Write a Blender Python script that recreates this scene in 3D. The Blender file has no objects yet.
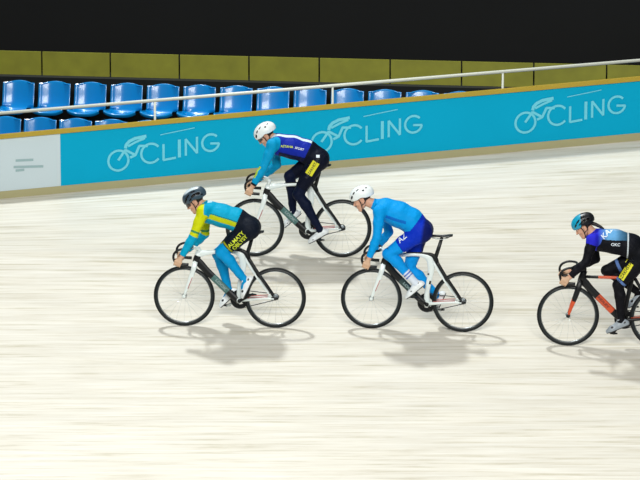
import bpy, math, random
import numpy as np
from mathutils import Vector, Matrix
from mathutils.bvhtree import BVHTree
random.seed(5)
C = bpy.context.scene.collection
R = math.radians
# ------------------------------------------------------------------ camera
PITCH, DIST, FPX = R(10), 33.0, 3135.0
FW = Vector((0, math.cos(PITCH), -math.sin(PITCH)))
UPV = Vector((0, math.sin(PITCH), math.cos(PITCH)))
CAM = FW * -DIST + UPV * 0.916
def ray(px, py):
    return (FW + Vector((1, 0, 0)) * ((px - 320) / FPX) + UPV * ((240 - py) / FPX)).normalized()
def on_plane(px, py, p0, n):
    d = ray(px, py); t = (p0 - CAM).dot(n) / d.dot(n)
    return CAM + d * t
cd = bpy.data.cameras.new('camera'); cam = bpy.data.objects.new('camera', cd); C.objects.link(cam)
cam.location = CAM; cam.rotation_euler = (R(90) - PITCH, 0, 0)
cd.sensor_width = 36; cd.lens = FPX * 36 / 640; cd.clip_end = 300
bpy.context.scene.camera = cam
# ------------------------------------------------------------------ helpers
def lin(c):
    return tuple(((v / 255) / 12.92 if v / 255 <= .04045 else ((v / 255 + .055) / 1.055) ** 2.4) for v in c)
def mat(name, rgb, rough=.5, metal=0, spec=.5, coat=0, noise=None, bump=None, attr=False):
    m = bpy.data.materials.new(name); m.use_nodes = True
    nt = m.node_tree; b = nt.nodes['Principled BSDF']
    b.inputs['Base Color'].default_value = (*lin(rgb), 1)
    b.inputs['Roughness'].default_value = rough; b.inputs['Metallic'].default_value = metal
    b.inputs['Specular IOR Level'].default_value = spec; b.inputs['Coat Weight'].default_value = coat
    src = None
    if attr:
        a = nt.nodes.new('ShaderNodeAttribute'); a.attribute_name = 'Col'; src = a.outputs['Color']
        nt.links.new(src, b.inputs['Base Color'])
    if noise:
        sc, amt = noise
        tc = nt.nodes.new('ShaderNodeTexCoord'); n = nt.nodes.new('ShaderNodeTexNoise'); n.inputs['Scale'].default_value = sc
        nt.links.new(tc.outputs['Object'], n.inputs['Vector'])
        mr = nt.nodes.new('ShaderNodeMapRange'); mr.inputs['To Min'].default_value = 1 - amt; mr.inputs['To Max'].default_value = 1 + amt
        nt.links.new(n.outputs['Fac'], mr.inputs['Value'])
        mx = nt.nodes.new('ShaderNodeVectorMath'); mx.operation = 'SCALE'
        if src: nt.links.new(src, mx.inputs[0])
        else: mx.inputs[0].default_value = lin(rgb)
        nt.links.new(mr.outputs[0], mx.inputs['Scale']); nt.links.new(mx.outputs[0], b.inputs['Base Color'])
    if bump:
        sc, st, dist = bump
        tc = nt.nodes.new('ShaderNodeTexCoord'); n = nt.nodes.new('ShaderNodeTexNoise'); n.inputs['Scale'].default_value = sc
        n.inputs['Detail'].default_value = 3
        nt.links.new(tc.outputs['Object'], n.inputs['Vector'])
        bp = nt.nodes.new('ShaderNodeBump'); bp.inputs['Strength'].default_value = st; bp.inputs['Distance'].default_value = dist
        nt.links.new(n.outputs['Fac'], bp.inputs['Height']); nt.links.new(bp.outputs[0], b.inputs['Normal'])
    return m
def tag(o, label=None, cat=None, group=None, kind=None):
    if label: o['label'] = label
    if cat: o['category'] = cat
    if group: o['group'] = group
    if kind: o['kind'] = kind
    return o
def empty(name, M=None):
    o = bpy.data.objects.new(name, None); C.objects.link(o); o.empty_display_size = .2
    if M is not None: o.matrix_world = M
    return o
class MB:
    def __init__(s): s.v = []; s.f = []; s.m = []; s.sm = []
    def add(s, vs, fs, mi=0, smooth=False):
        n = len(s.v); s.v += [tuple(v) for v in vs]
        for i, f in enumerate(fs):
            s.f.append([n + k for k in f]); s.m.append(mi if isinstance(mi, int) else mi[i]); s.sm.append(smooth)
    def box(s, lo, hi, mi=0):
        x0, y0, z0 = lo; x1, y1, z1 = hi
        s.add([(x0,y0,z0),(x1,y0,z0),(x1,y1,z0),(x0,y1,z0),(x0,y0,z1),(x1,y0,z1),(x1,y1,z1),(x0,y1,z1)],
              [(0,3,2,1),(4,5,6,7),(0,1,5,4),(1,2,6,5),(2,3,7,6),(3,0,4,7)], mi)
    def sweep(s, pts, ra, rb=None, mi=0, n=12, closed=False, caps=True, ref=None):
        # elliptical section: ra in the side plane, rb sideways
        pts = [Vector(p) for p in pts]; N = len(pts)
        if not hasattr(ra, '__len__'): ra = [ra] * N
        if rb is None: rb = ra
        if not hasattr(rb, '__len__'): rb = [rb] * N
        vs = []; A = None
        for i, p in enumerate(pts):
            if closed: t = (pts[(i + 1) % N] - pts[i - 1]).normalized()
            else: t = (pts[min(i + 1, N - 1)] - pts[max(i - 1, 0)]).normalized()
            if A is None:
                r0 = Vector(ref) if ref else Vector((0, 1, 0))
                if abs(t.dot(r0)) > .95: r0 = Vector((0, 0, 1))
                B = (r0 - t * r0.dot(t)).normalized()
            else:
                B = (B - t * B.dot(t)).normalized()
            A = t.cross(B)
            for k in range(n):
                a = 2 * math.pi * k / n
                vs.append(p + A * (ra[i] * math.cos(a)) + B * (rb[i] * math.sin(a)))
        fs = []; ms = []
        M = N if closed else N - 1
        for i in range(M):
            j = (i + 1) % N
            for k in range(n):
                l = (k + 1) % n
                fs.append((i * n + k, i * n + l, j * n + l, j * n + k)); ms.append(mi if isinstance(mi, int) else mi[i])
        if caps and not closed:
            fs.append(tuple(range(n))[::-1]); ms.append(ms[0]); fs.append(tuple((N - 1) * n + k for k in range(n))); ms.append(ms[-2])
        s.add(vs, fs, ms, True)
    def cyl(s, a, b, r, r2=None, n=20, mi=0):
        s.sweep([a, b], [r, r if r2 is None else r2], mi=mi, n=n)
    def lathe_y(s, c, prof, n=48, mi=0, smooth=True, closed=True):
        # prof: (radius, y) loop revolved about the axle through c (along Y)
        c = Vector(c); P = len(prof); vs = []; fs = []
        for i in range(n):
            a = 2 * math.pi * i / n
            for r, y in prof: vs.append((c.x + r * math.cos(a), c.y + y, c.z + r * math.sin(a)))
        for i in range(n):
            j = (i + 1) % n
            for k in range(P if closed else P - 1):
                l = (k + 1) % P
                fs.append((i * P + k, j * P + k, j * P + l, i * P + l))
        s.add(vs, fs, mi, smooth)
    def sphere(s, c, r, mi=0, n=12):
        c = Vector(c); r = Vector(r) if hasattr(r, '__len__') else Vector((r, r, r))
        vs = [c + Vector((0, 0, r.z))]; fs = []
        for i in range(1, n):
            t = math.pi * i / n
            for k in range(n * 2):
                a = math.pi * k / n
                vs.append(c + Vector((r.x * math.sin(t) * math.cos(a), r.y * math.sin(t) * math.sin(a), r.z * math.cos(t))))
        vs.append(c - Vector((0, 0, r.z))); m = 2 * n
        for k in range(m): fs.append((0, 1 + k, 1 + (k + 1) % m))
        for i in range(n - 2):
            for k in range(m):
                a = 1 + i * m + k; b = 1 + i * m + (k + 1) % m
                fs.append((a, a + m, b + m, b))
        L = len(vs) - 1; o = 1 + (n - 2) * m
        for k in range(m): fs.append((L, o + (k + 1) % m, o + k))
        s.add(vs, fs, mi, True)
    def build(s, name, mats, parent=None, label=None):
        me = bpy.data.meshes.new(name); me.from_pydata(s.v, [], s.f)
        for m in (mats if isinstance(mats, (list, tuple)) else [mats]): me.materials.append(m)
        me.polygons.foreach_set('material_index', s.m); me.polygons.foreach_set('use_smooth', s.sm); me.update()
        o = bpy.data.objects.new(name, me); C.objects.link(o)
        if parent: o.parent = parent
        if label: o['label'] = label
        return o
def catmull(pts, n=6):
    P = [Vector(p) for p in pts]; P = [P[0] * 2 - P[1]] + P + [P[-1] * 2 - P[-2]]; out = []
    for i in range(1, len(P) - 2):
        for k in range(n):
            t = k / n; a, b, c, d = P[i - 1:i + 3]
            out.append(.5 * ((2 * b) + (c - a) * t + (2 * a - 5 * b + 4 * c - d) * t * t + (3 * b - a - 3 * c + d) * t ** 3))
    out.append(P[-2]); return out
def interp(vals, n=6):
    o = []
    for i in range(len(vals) - 1):
        for k in range(n): o.append(vals[i] + (vals[i + 1] - vals[i]) * k / n)
    return o + [vals[-1]]
# ------------------------------------------------------------------ implicit surfaces
class SDF:
    def __init__(s, lo, hi, h):
        s.h = h; s.lo = np.array(lo, float); s.n = (np.ceil((np.array(hi) - s.lo) / h)).astype(int) + 1
        s.D = np.full(tuple(s.n), 1.0, np.float32)
    def _sl(s, lo, hi):
        a = np.clip(np.floor((np.array(lo) - s.lo) / s.h).astype(int), 0, s.n); b = np.clip(np.ceil((np.array(hi) - s.lo) / s.h).astype(int) + 1, 0, s.n)
        if (b <= a).any(): return None, None
        g = [s.lo[i] + s.h * np.arange(a[i], b[i]) for i in range(3)]
        return tuple(slice(a[i], b[i]) for i in range(3)), np.stack(np.meshgrid(*g, indexing='ij'), -1).astype(np.float32)
    def _mix(s, sl, d, k, sub=False):
        D = s.D[sl]
        if sub:
            h = np.clip(.5 - .5 * (D + d) / k, 0, 1); s.D[sl] = D * (1 - h) - d * h + k * h * (1 - h)
        else:
            h = np.clip(.5 + .5 * (D - d) / k, 0, 1); s.D[sl] = D * (1 - h) + d * h - k * h * (1 - h)
    def cap(s, a, b, ra, rb, k=.02, ys=1.0, sub=False):
        a = np.array(a, float); b = np.array(b, float); r = max(ra, rb) * max(1, ys) + k + 3 * s.h
        sl, P = s._sl(np.minimum(a, b) - r, np.maximum(a, b) + r)
        if sl is None: return
        s._mix(sl, cap_d(P, a, b, ra, rb, ys)[0], k, sub)
    def ell(s, c, r, k=.01, sub=False, rot=None):
        c = np.array(c, float); r = np.array(r, float); R_ = r.max() + k + 3 * s.h
        sl, P = s._sl(c - R_, c + R_)
        if sl is None: return
        Q = P - c
        if rot is not None: Q = Q @ np.array(rot, np.float32)
        k0 = np.linalg.norm(Q / r, axis=-1) + 1e-6; k1 = np.linalg.norm(Q / (r * r), axis=-1) + 1e-6
        s._mix(sl, (k0 * (k0 - 1) / k1).astype(np.float32), k, sub)
    def mesh(s):
        D = s.D; S = D < 0
        c = [S[i:S.shape[0] - 1 + i, j:S.shape[1] - 1 + j, k:S.shape[2] - 1 + k] for i in (0, 1) for j in (0, 1) for k in (0, 1)]
        cnt = sum(x.astype(np.int8) for x in c); act = (cnt > 0) & (cnt < 8)
        idx = np.argwhere(act); vid = np.full(act.shape, -1, np.int64); vid[act] = np.arange(len(idx))
        acc = np.zeros((len(idx), 3)); num = np.zeros(len(idx))
        corners = [(i, j, k) for i in (0, 1) for j in (0, 1) for k in (0, 1)]
        for a in corners:
            for ax in range(3):
                if a[ax]: continue
                b = list(a); b[ax] = 1
                da = D[idx[:, 0] + a[0], idx[:, 1] + a[1], idx[:, 2] + a[2]]; db = D[idx[:, 0] + b[0], idx[:, 1] + b[1], idx[:, 2] + b[2]]
                m = (da < 0) != (db < 0); t = np.where(m, da / np.where(m, da - db, 1), 0)
                p = np.array(a, float)[None].repeat(len(idx), 0); p[:, ax] += t
                acc[m] += p[m]; num[m] += 1
        V = s.lo + s.h * (idx + acc / num[:, None])
        Q = []
        for ax in range(3):
            o1, o2 = (ax + 1) % 3, (ax + 2) % 3
            A = np.take(S, range(S.shape[ax] - 1), ax); B = np.take(S, range(1, S.shape[ax]), ax)
            e = np.argwhere(A != B); ok = (e[:, o1] > 0) & (e[:, o2] > 0) & (e[:, o1] < S.shape[o1] - 1) & (e[:, o2] < S.shape[o2] - 1)
            e = e[ok]; sg = A[e[:, 0], e[:, 1], e[:, 2]]
            def g(d1, d2):
                q = e.copy(); q[:, o1] -= d1; q[:, o2] -= d2
                return vid[q[:, 0], q[:, 1], q[:, 2]]
            q = np.stack([g(1, 1), g(0, 1), g(0, 0), g(1, 0)], 1)
            q[~sg] = q[~sg][:, ::-1]; Q.append(q)
        return V, np.concatenate(Q)
def cap_d(P, a, b, ra, rb, ys=1.0):
    a = np.array(a, np.float32).copy(); b = np.array(b, np.float32).copy()
    if ys != 1.0:
        P = P.copy(); P[..., 1] /= ys; a[1] /= ys; b[1] /= ys
    ab = b - a; L = max(float(ab @ ab), 1e-9)
    t = np.clip(((P - a) @ ab) / L, 0, 1)
    return (np.linalg.norm(P - a - t[..., None] * ab, axis=-1) - (ra + (rb - ra) * t)).astype(np.float32), t
def np_mesh(name, V, Q, mats, parent=None, col=None, mi=None):
    me = bpy.data.meshes.new(name)
    me.vertices.add(len(V)); me.vertices.foreach_set('co', np.asarray(V, np.float32).ravel())
    me.loops.add(len(Q) * 4); me.loops.foreach_set('vertex_index', np.asarray(Q, np.int32).ravel())
    me.polygons.add(len(Q)); me.polygons.foreach_set('loop_start', np.arange(len(Q), dtype=np.int32) * 4)
    me.polygons.foreach_set('loop_total', np.full(len(Q), 4, np.int32))
    me.update(calc_edges=True); me.validate()
    me.polygons.foreach_set('use_smooth', np.ones(len(me.polygons), bool))
    for m in (mats if isinstance(mats, (list, tuple)) else [mats]): me.materials.append(m)
    if mi is not None: me.polygons.foreach_set('material_index', np.asarray(mi, np.int32))
    if col is not None:
        a = me.color_attributes.new('Col', 'FLOAT_COLOR', 'POINT')
        a.data.foreach_set('color', np.concatenate([col, np.ones((len(col), 1))], 1).astype(np.float32).ravel())
    o = bpy.data.objects.new(name, me); C.objects.link(o)
    if parent: o.parent = parent
    return o
def normals(V, Q):
    n = np.cross(V[Q[:, 2]] - V[Q[:, 0]], V[Q[:, 3]] - V[Q[:, 1]]); N = np.zeros_like(V)
    for k in range(4): np.add.at(N, Q[:, k], n)
    return N / (np.linalg.norm(N, axis=1, keepdims=True) + 1e-12)
def laplace(V, Q, it=1, f=.5):
    for _ in range(it):
        S = np.zeros_like(V); c = np.zeros(len(V))
        for k in range(4):
            for d in (1, 3):
                np.add.at(S, Q[:, k], V[Q[:, (k + d) % 4]]); np.add.at(c, Q[:, k], 1)
        V = V * (1 - f) + f * S / np.maximum(c, 1)[:, None]
    return V
# ------------------------------------------------------------------ materials
M = {}
M['white'] = mat('gloss_white_paint', (226, 236, 234), .3, coat=.4)
M['black'] = mat('black_carbon', (14, 17, 19), .4, spec=.4)
M['tyre'] = mat('tyre_rubber', (14, 18, 20), .65, spec=.3, noise=(30, .15))
M['rim'] = mat('dark_rim', (30, 36, 38), .35, spec=.5)
M['silver'] = mat('brushed_silver', (190, 198, 200), .3, metal=.9)
M['grey_teal'] = mat('grey_green_tube', (66, 106, 102), .4, coat=.2)
M['dark_teal'] = mat('dark_green_tube', (34, 58, 58), .4, coat=.2)
M['orange'] = mat('orange_tube', (206, 82, 42), .4, coat=.2)
M['red'] = mat('red_line', (190, 60, 60), .4)
M['pale_grey'] = mat('pale_grey_letter', (128, 150, 150), .5)
M['dark_orange'] = mat('dark_red_letter', (130, 50, 36), .5)
M['fabric'] = mat('stretch_fabric', (255, 255, 255), .6, spec=.12, attr=True, bump=(20, .8, .02))
M['skin'] = mat('skin', (255, 255, 255), .5, spec=.3, attr=True)
M['helmet'] = mat('helmet_shell', (255, 255, 255), .35, spec=.5, attr=True)
M['shoe'] = mat('shoe_leather', (255, 255, 255), .4, attr=True)
M['yellow'] = mat('yellow_print', (205, 220, 40), .6)
M['yellow_panel'] = mat('yellow_panel', (222, 218, 40), .6)
M['whiteprint'] = mat('white_print', (225, 235, 245), .6)
M['darkprint'] = mat('dark_print', (30, 34, 40), .6)
M['hair'] = mat('dark_hair', (30, 24, 22), .6, noise=(60, .3))
M['lens'] = mat('tinted_lens', (40, 26, 20), .15, spec=.8)
M['strap'] = mat('black_strap', (14, 16, 18), .6)
M['cyan_board'] = mat('cyan_banner', (0, 164, 204), .6, spec=.08, noise=(1.3, .05))
M['white_board'] = mat('white_banner', (196, 212, 218), .5, noise=(1.5, .03))
M['logo'] = mat('pale_logo', (104, 206, 226), .5)
M['grey_logo'] = mat('grey_logo', (150, 178, 182), .5)
M['tan'] = mat('tan_board', (166, 160, 118), .6, noise=(2, .08))
M['ochre'] = mat('ochre_rail', (176, 150, 40), .5, noise=(3, .08))
M['seat'] = mat('blue_plastic', (0, 132, 204), .22, coat=.3)
M['dark'] = mat('concrete_with_shadow', (14, 20, 20), .9, noise=(3, .3))  # riser shadow of the stands is put into this near-black colour
M['hall'] = mat('dark_hall_wall', (9, 11, 12), .95, noise=(1, .3))
M['olive'] = mat('olive_panel', (140, 140, 38), .6, noise=(5, .25))
M['rail'] = mat('white_rail', (222, 226, 214), .35)
# timber of the track
def wood():
    m = bpy.data.materials.new('pale_track_timber'); m.use_nodes = True
    nt = m.node_tree; N = nt.nodes; L = nt.links; b = N['Principled BSDF']
    uv = N.new('ShaderNodeUVMap')
    def noise(sx, sy, sc, det=4, ro=.6):
        mp = N.new('ShaderNodeMapping'); mp.inputs['Scale'].default_value = (sx, sy, 1); L.new(uv.outputs[0], mp.inputs[0])
        n = N.new('ShaderNodeTexNoise'); n.inputs['Scale'].default_value = sc; n.inputs['Detail'].default_value = det; n.inputs['Roughness'].default_value = ro
        L.new(mp.outputs[0], n.inputs['Vector']); return n.outputs['Fac']
    n1 = noise(.35, 9, 2.2, 5, .7); n2 = noise(.8, 5, .8, 3); n3 = noise(.6, 30, 1.5, 2)
    cr = N.new('ShaderNodeValToRGB'); e = cr.color_ramp.elements
    e[0].position = .28; e[0].color = (*lin((180, 172, 146)), 1)
    e[1].position = .66; e[1].color = (*lin((226, 223, 213)), 1)
    e.new(.45).color = (*lin((214, 209, 195)), 1)
    L.new(n1, cr.inputs[0])
    mr = N.new('ShaderNodeMapRange'); mr.inputs['From Min'].default_value = .3; mr.inputs['From Max'].default_value = .7
    mr.inputs['To Min'].default_value = .93; mr.inputs['To Max'].default_value = 1.04; L.new(n2, mr.inputs['Value'])
    v = N.new('ShaderNodeVectorMath'); v.operation = 'SCALE'; L.new(cr.outputs[0], v.inputs[0]); L.new(mr.outputs[0], v.inputs['Scale'])
    L.new(v.outputs[0], b.inputs['Base Color'])
    r = N.new('ShaderNodeMapRange'); r.inputs['To Min'].default_value = .3; r.inputs['To Max'].default_value = .5; L.new(n3, r.inputs['Value'])
    L.new(r.outputs[0], b.inputs['Roughness']); b.inputs['Specular IOR Level'].default_value = .3
    return m
M['wood'] = wood()
# ------------------------------------------------------------------ the banked track
TB = math.tan(R(16)); Y1 = 1.7
nrm = Vector((0, -math.sin(R(16)), math.cos(R(16))))
Y0 = on_plane(320, 169.5, Vector((0, 0, 0)), nrm).y
ALPHA = .06
def rail_y(x): return Y0 + ALPHA * x
RN = Vector((-ALPHA, 1, 0)).normalized()
_a = on_plane(12, 197.5, Vector((0, Y0, 0)), RN); _b = on_plane(628, 141, Vector((0, Y0, 0)), RN)
RS = (_b.z - _a.z) / (_b.x - _a.x)
def rail_z(x): return _a.z + RS * (x - _a.x)
def surf(x, y):
    if y <= Y1: return y * TB
    t = (y - Y1) / (rail_y(x) - Y1); return (Y1 * TB) * (1 - t) + rail_z(x) * t
def ground(px, py):
    d = ray(px, py); a, b = 20., 60.
    for _ in range(50):
        m = (a + b) / 2; p = CAM + d * m
        if p.z > surf(p.x, p.y): a = m
        else: b = m
    return CAM + d * a
XL, XR = -8.0, 8.0
mb = MB(); nx, ny = 64, 60; vs = []; UV = []
for i in range(nx + 1):
    x = XL + (XR - XL) * i / nx
    for j in range(ny + 1):
        y = -6.5 + (rail_y(x) + .02 + 6.5) * j / ny
        vs.append((x, y, surf(x, y))); UV.append((x, y))
fs = [(i * (ny + 1) + j, (i + 1) * (ny + 1) + j, (i + 1) * (ny + 1) + j + 1, i * (ny + 1) + j + 1) for i in range(nx) for j in range(ny)]
mb.add(vs, fs, 0, True); tr = mb.build('floor', M['wood']); tag(tr, kind='structure')
ul = tr.data.uv_layers.new(name='UVMap')
for l in tr.data.loops: ul.data[l.index].uv = UV[l.vertex_index]
# local frame of the balustrade: along (right), up, outward (towards the camera)
BA = Vector((1, ALPHA, RS)).normalized()
def board_pt(x, h, out=0.0):   # x world, h above the rail foot
    return Vector((x, rail_y(x), rail_z(x) + h)) - RN * out
def ribbon(mb, x0, x1, h0, h1, o0, o1, mi=0, n=1):
    P = [board_pt(x, h, o) for x in (x0, x1) for h in (h0, h1) for o in (o0, o1)]
    # 0:x0h0o0 1:x0h0o1 2:x0h1o0 3:x0h1o1 4..7 same at x1
    mb.add(P, [(1, 5, 7, 3), (0, 2, 6, 4), (2, 3, 7, 6), (0, 4, 5, 1), (0, 1, 3, 2), (4, 6, 7, 5)], mi)
def xh(px, py):   # pixel -> (x, h) on the balustrade plane
    p = on_plane(px, py, Vector((0, Y0, 0)), RN); return p.x, p.z - rail_z(p.x)
HT = .085; HB = .70; HC = .748
b = MB(); ribbon(b, XL, XR, -.1, HT, -.05, .012); tag(b.build('trim_1', M['tan']), kind='structure')
b = MB(); ribbon(b, XL, XR, HB, HC, -.05, .03); tag(b.build('trim_2', M['ochre']), kind='structure')
b = MB(); ribbon(b, XL, XR, HT, HB, -.05, 0); tag(b.build('wall_back', M['tan']), kind='structure')  # backing wall of the fence, behind the boards
xw = xh(60.5, 160)[0]
b = MB(); ribbon(b, XL, xw, HT, HB, 0, .006); wb = b.build('advertising_board', M['white_board'])
tag(wb, 'white advertising board with faint grey print at the left end of the track fence', 'board')
b = MB(); ribbon(b, xw, XR, HT, HB, 0, .006); cb = b.build('advertising_banner', M['cyan_board'])
tag(cb, 'long cyan advertising banner with repeated CYCLING logo along the top of the track', 'banner')
# printed logo: wheel, helmet, rider line, C L I N G
def stroke(mb, pts, w, o=.009, cx=0, ch=0):
    ps = [Vector((p[0], p[1])) for p in pts]
    for i in range(len(ps) - 1):
        d = (ps[i + 1] - ps[i]);
        if d.length < 1e-6: continue
        n = Vector((-d.y, d.x)).normalized() * w * .65; e = d.normalized() * w * .2
        q = [ps[i] - e - n, ps[i + 1] + e - n, ps[i + 1] + e + n, ps[i] - e + n]
        o += .00025; mb.add([board_pt(cx + k.x, ch + k.y, o + len(mb.f) * .00005) for k in q], [(0, 1, 2, 3)])
def arc(c, r, a0, a1, n=22, ry=None):
    ry = ry or r
    return [(c[0] + r * math.cos(R(a0 + (a1 - a0) * i / n)), c[1] + ry * math.sin(R(a0 + (a1 - a0) * i / n))) for i in range(n + 1)]
def L7(x, y): return ((x - 320) / 430.0, (130 - y) / 430.0 - .0)
def logo(px, py):
    cx, ch = xh(px, py); g = MB()
    k = 1 / 430.0
    stroke(g, arc(L7(100, 160), 50 * k, 0, 360, 32), .020, cx=cx, ch=ch)
    stroke(g, arc(L7(262, 138), 48 * k, 40, 320), .020, cx=cx, ch=ch)
    stroke(g, [L7(136, 100), L7(140, 84), L7(156, 68), L7(185, 56), L7(238, 50)], .028, cx=cx, ch=ch)
    stroke(g, [L7(150, 92), L7(190, 74), L7(232, 60)], .02, cx=cx, ch=ch)
    stroke(g, [L7(100, 158), L7(135, 110), L7(185, 140), L7(205, 96), L7(245, 100)], .022, cx=cx, ch=ch)
    stroke(g, [L7(185, 140), L7(160, 150)], .022, cx=cx, ch=ch)
    stroke(g, [L7(325, 100), L7(325, 178), L7(385, 172)], .020, cx=cx, ch=ch)
    stroke(g, [L7(404, 84), L7(404, 170)], .026, cx=cx, ch=ch)
    stroke(g, [L7(436, 165), L7(436, 84), L7(492, 158), L7(492, 78)], .020, cx=cx, ch=ch)
    stroke(g, arc(L7(560, 112), 42 * k, 45, 350) + [L7(560, 116)], .020, cx=cx, ch=ch)
    stroke(g, [L7(310, 50), L7(480, 30)], .008, cx=cx, ch=ch)
    g.build('printed_logo', M['logo'], cb, label='pale CYCLING logo with bicycle rider symbol')
logo(162.5, 150.4); logo(365.5, 132); logo(569, 112.5)
g = MB()
for (x0, x1, y) in ((16, 33, 160.5), (14, 43, 167), (16, 24, 170.5)):
    a = xh(x0, y); c = xh(x1, y - .8); stroke(g, [a, c], .022)
g.build('printed_mark', M['grey_logo'], wb)
# ------------------------------------------------------------------ handrail and stands
hr = empty('handrail')
def rr(px, py, off=.7):
    p = on_plane(px, py, Vector((0, Y0 + off, 0)), RN); return p
pa, pb = rr(12, 112.3), rr(122, 103.2); d = (pb - pa) / (pb.x - pa.x)
q0 = pa + d * (XL - pa.x); q1 = pa + d * (XR - pa.x)
b = MB(); b.cyl(q0, q1, .02); b.build('top_rail', M['rail'], hr)
for x in (-6.15, -4.05, -1.95, .15, 2.17, 4.6, 6.7):
    b = MB(); p = pa + d * (x - pa.x); b.cyl(p, p - Vector((0, 0, .75)), .014); b.build('post', M['rail'], hr)
tag(hr, 'long white tubular handrail running behind the top of the track fence', 'handrail')
# stands turned slightly against the track
SY = -.2
SD = Vector((1, SY, 0)).normalized(); SN = Vector((-SY, 1, 0)).normalized()   # along, away
base_y = Y0 + 1.35
def row_plane(off): return Vector((0, base_y + off, 0))
def seat_mesh():
    b = MB()
    # shell: swept profile front lip -> pan -> back -> rounded top, w cross-wise grid
    prof = [(-.36, -.03), (-.38, 0), (-.34, .015), (-.2, 0), (-.06, -.01), (-.01, .03), (.02, .12), (.045, .24), (.06, .31), (.07, .345), (.085, .35)]
    prof = [tuple(v) for v in catmull([(p[0], 0, p[1]) for p in prof], 3)]
    n = len(prof); K = 16; vs = []
    for i, (py, _, pz) in enumerate(prof):
        s_ = i / (n - 1)
        hw = .205 if s_ < .55 else .205 * (1 - max(0, (s_ - .8) / .2) ** 2.2 * .42)
        for k in range(K + 1):
            u = -1 + 2 * k / K
            curl = .045 * abs(u) ** 3
            if s_ < .5: vs.append((u * hw, py, pz + curl))
            else: vs.append((u * hw, py - curl * 1.2, pz - (.03 * u * u if s_ > .85 else 0)))
    m = len(vs); vs2 = [(x, y + .008, z - .008) for x, y, z in vs]; fs = []
    for i in range(n - 1):
        for k in range(K):
            a = i * (K + 1) + k; fs.append((a, a + 1, a + K + 2, a + K + 1)); fs.append((m + a + 1, m + a, m + a + K + 1, m + a + K + 2))
    for k in range(K):
        fs.append((k + 1, k, m + k, m + k + 1)); a = (n - 1) * (K + 1) + k; fs.append((a, a + 1, m + a + 1, m + a))
    for i in range(n - 1):
        a = i * (K + 1); fs.append((a, a + K + 1, m + a + K + 1, m + a)); a += K; fs.append((a + K + 1, a, m + a, m + a + K + 1))
    b.add(vs + vs2, fs, 0, True)
    return b
def make_seat():
    root = empty('stadium_seat')
    sh = seat_mesh().build('seat_shell', M['seat'], root)
    b = MB(); b.cyl((0, -.15, -.02), (0, -.12, -.3), .022); b.cyl((-.12, -.2, -.02), (.12, -.2, -.02), .015); b.cyl((0, -.13, -.3), (0, -.13, -.33), .06)
    b.build('pedestal', M['black'], root)
    return root
proto = make_seat(); first = True
ORD = ['first','second','third','fourth','fifth','sixth','seventh','eighth','ninth','tenth','eleventh','twelfth','thirteenth','fourteenth','fifteenth','sixteenth','seventeenth','eighteenth','nineteenth','twentieth']
levels = []
for rname, off, px0, py0, pitch, cnt in (('upper', .85, 90.5, 82.5, 36.2, 18), ('lower', 0, 75.5, 118.8, 35.6, 13)):
    P0 = on_plane(px0, py0, row_plane(off), SN); P1 = on_plane(px0 + pitch, py0 + pitch * .02, row_plane(off), SN)
    st = (P1 - P0).dot(SD); zt = P0.z
    levels.append((off, zt - .35 - .33))
    for i in range(cnt):
        k = i - 2
        pos = P0 + SD * (st * k); pos.z = zt - .35
        if first: o = proto; first = False
        else:
            o = proto.copy(); C.objects.link(o)
            for ch in proto.children:
                c = ch.copy(); C.objects.link(c); c.parent = o
        o.location = pos; o.rotation_euler = (0, 0, math.atan2(SD.y, SD.x))
        pos_word = ORD[i] + ' from the left'
        tag(o, 'blue glossy plastic stadium seat, %s in the %s row behind the banner' % (pos_word, rname), 'seat', 'blue stadium seats, %s row' % rname)
# terraces, olive fascia, hall wall
def slab(name, off0, off1, z0, z1, m, x0=-9, x1=9):
    b = MB(); P = []
    for z in (z0, z1):
        for xx, of in ((x0, off0), (x1, off0), (x1, off1), (x0, off1)):
            t = Vector((0, base_y + of, 0)) + SD * xx; P.append((t.x, t.y, z))
    b.add(P, [(0, 3, 2, 1), (4, 5, 6, 7), (0, 1, 5, 4), (1, 2, 6, 5), (2, 3, 7, 6), (3, 0, 4, 7)])
    o = b.build(name, m); tag(o, kind='structure'); return o
levels.sort()
zlow, zup = levels[0][1], levels[1][1]
slab('trim_3', -.5, .32, zlow - .6, zlow, M['dark'], x1=2.6); slab('trim_4', .32, 1.25, zlow - .6, zup, M['dark'], x1=5.6)
FO = 1.5
pt = on_plane(60, 75.3, row_plane(FO), SN); ptop = on_plane(60, 52, row_plane(FO), SN)
slab('wall_rear', 1.25, FO + .5, zlow - .6, pt.z, M['dark'])  # rear wall of the stands, up to the fascia foot
# olive fascia in separate bays
fas = empty('fascia_panel_band'); tag(fas, 'olive yellow fascia band above the rows of blue seats', 'fascia')
for i in range(20):
    b = MB(); P = []
    for z in (pt.z, ptop.z):
        for xx, of in ((-9 + .9 * i, FO - .03), (-9 + .9 * i + .88, FO - .03), (-9 + .9 * i + .88, FO + .02), (-9 + .9 * i, FO + .02)):
            t = Vector((0, base_y + of, 0)) + SD * xx; P.append((t.x, t.y, z))
    b.add(P, [(0, 3, 2, 1), (4, 5, 6, 7), (0, 1, 5, 4), (1, 2, 6, 5), (2, 3, 7, 6), (3, 0, 4, 7)])
    b.build('panel', M['olive'], fas)
slab('wall_hall', FO + .5, FO + .7, zlow - .6, 9, M['hall'], -14, 14)
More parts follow.
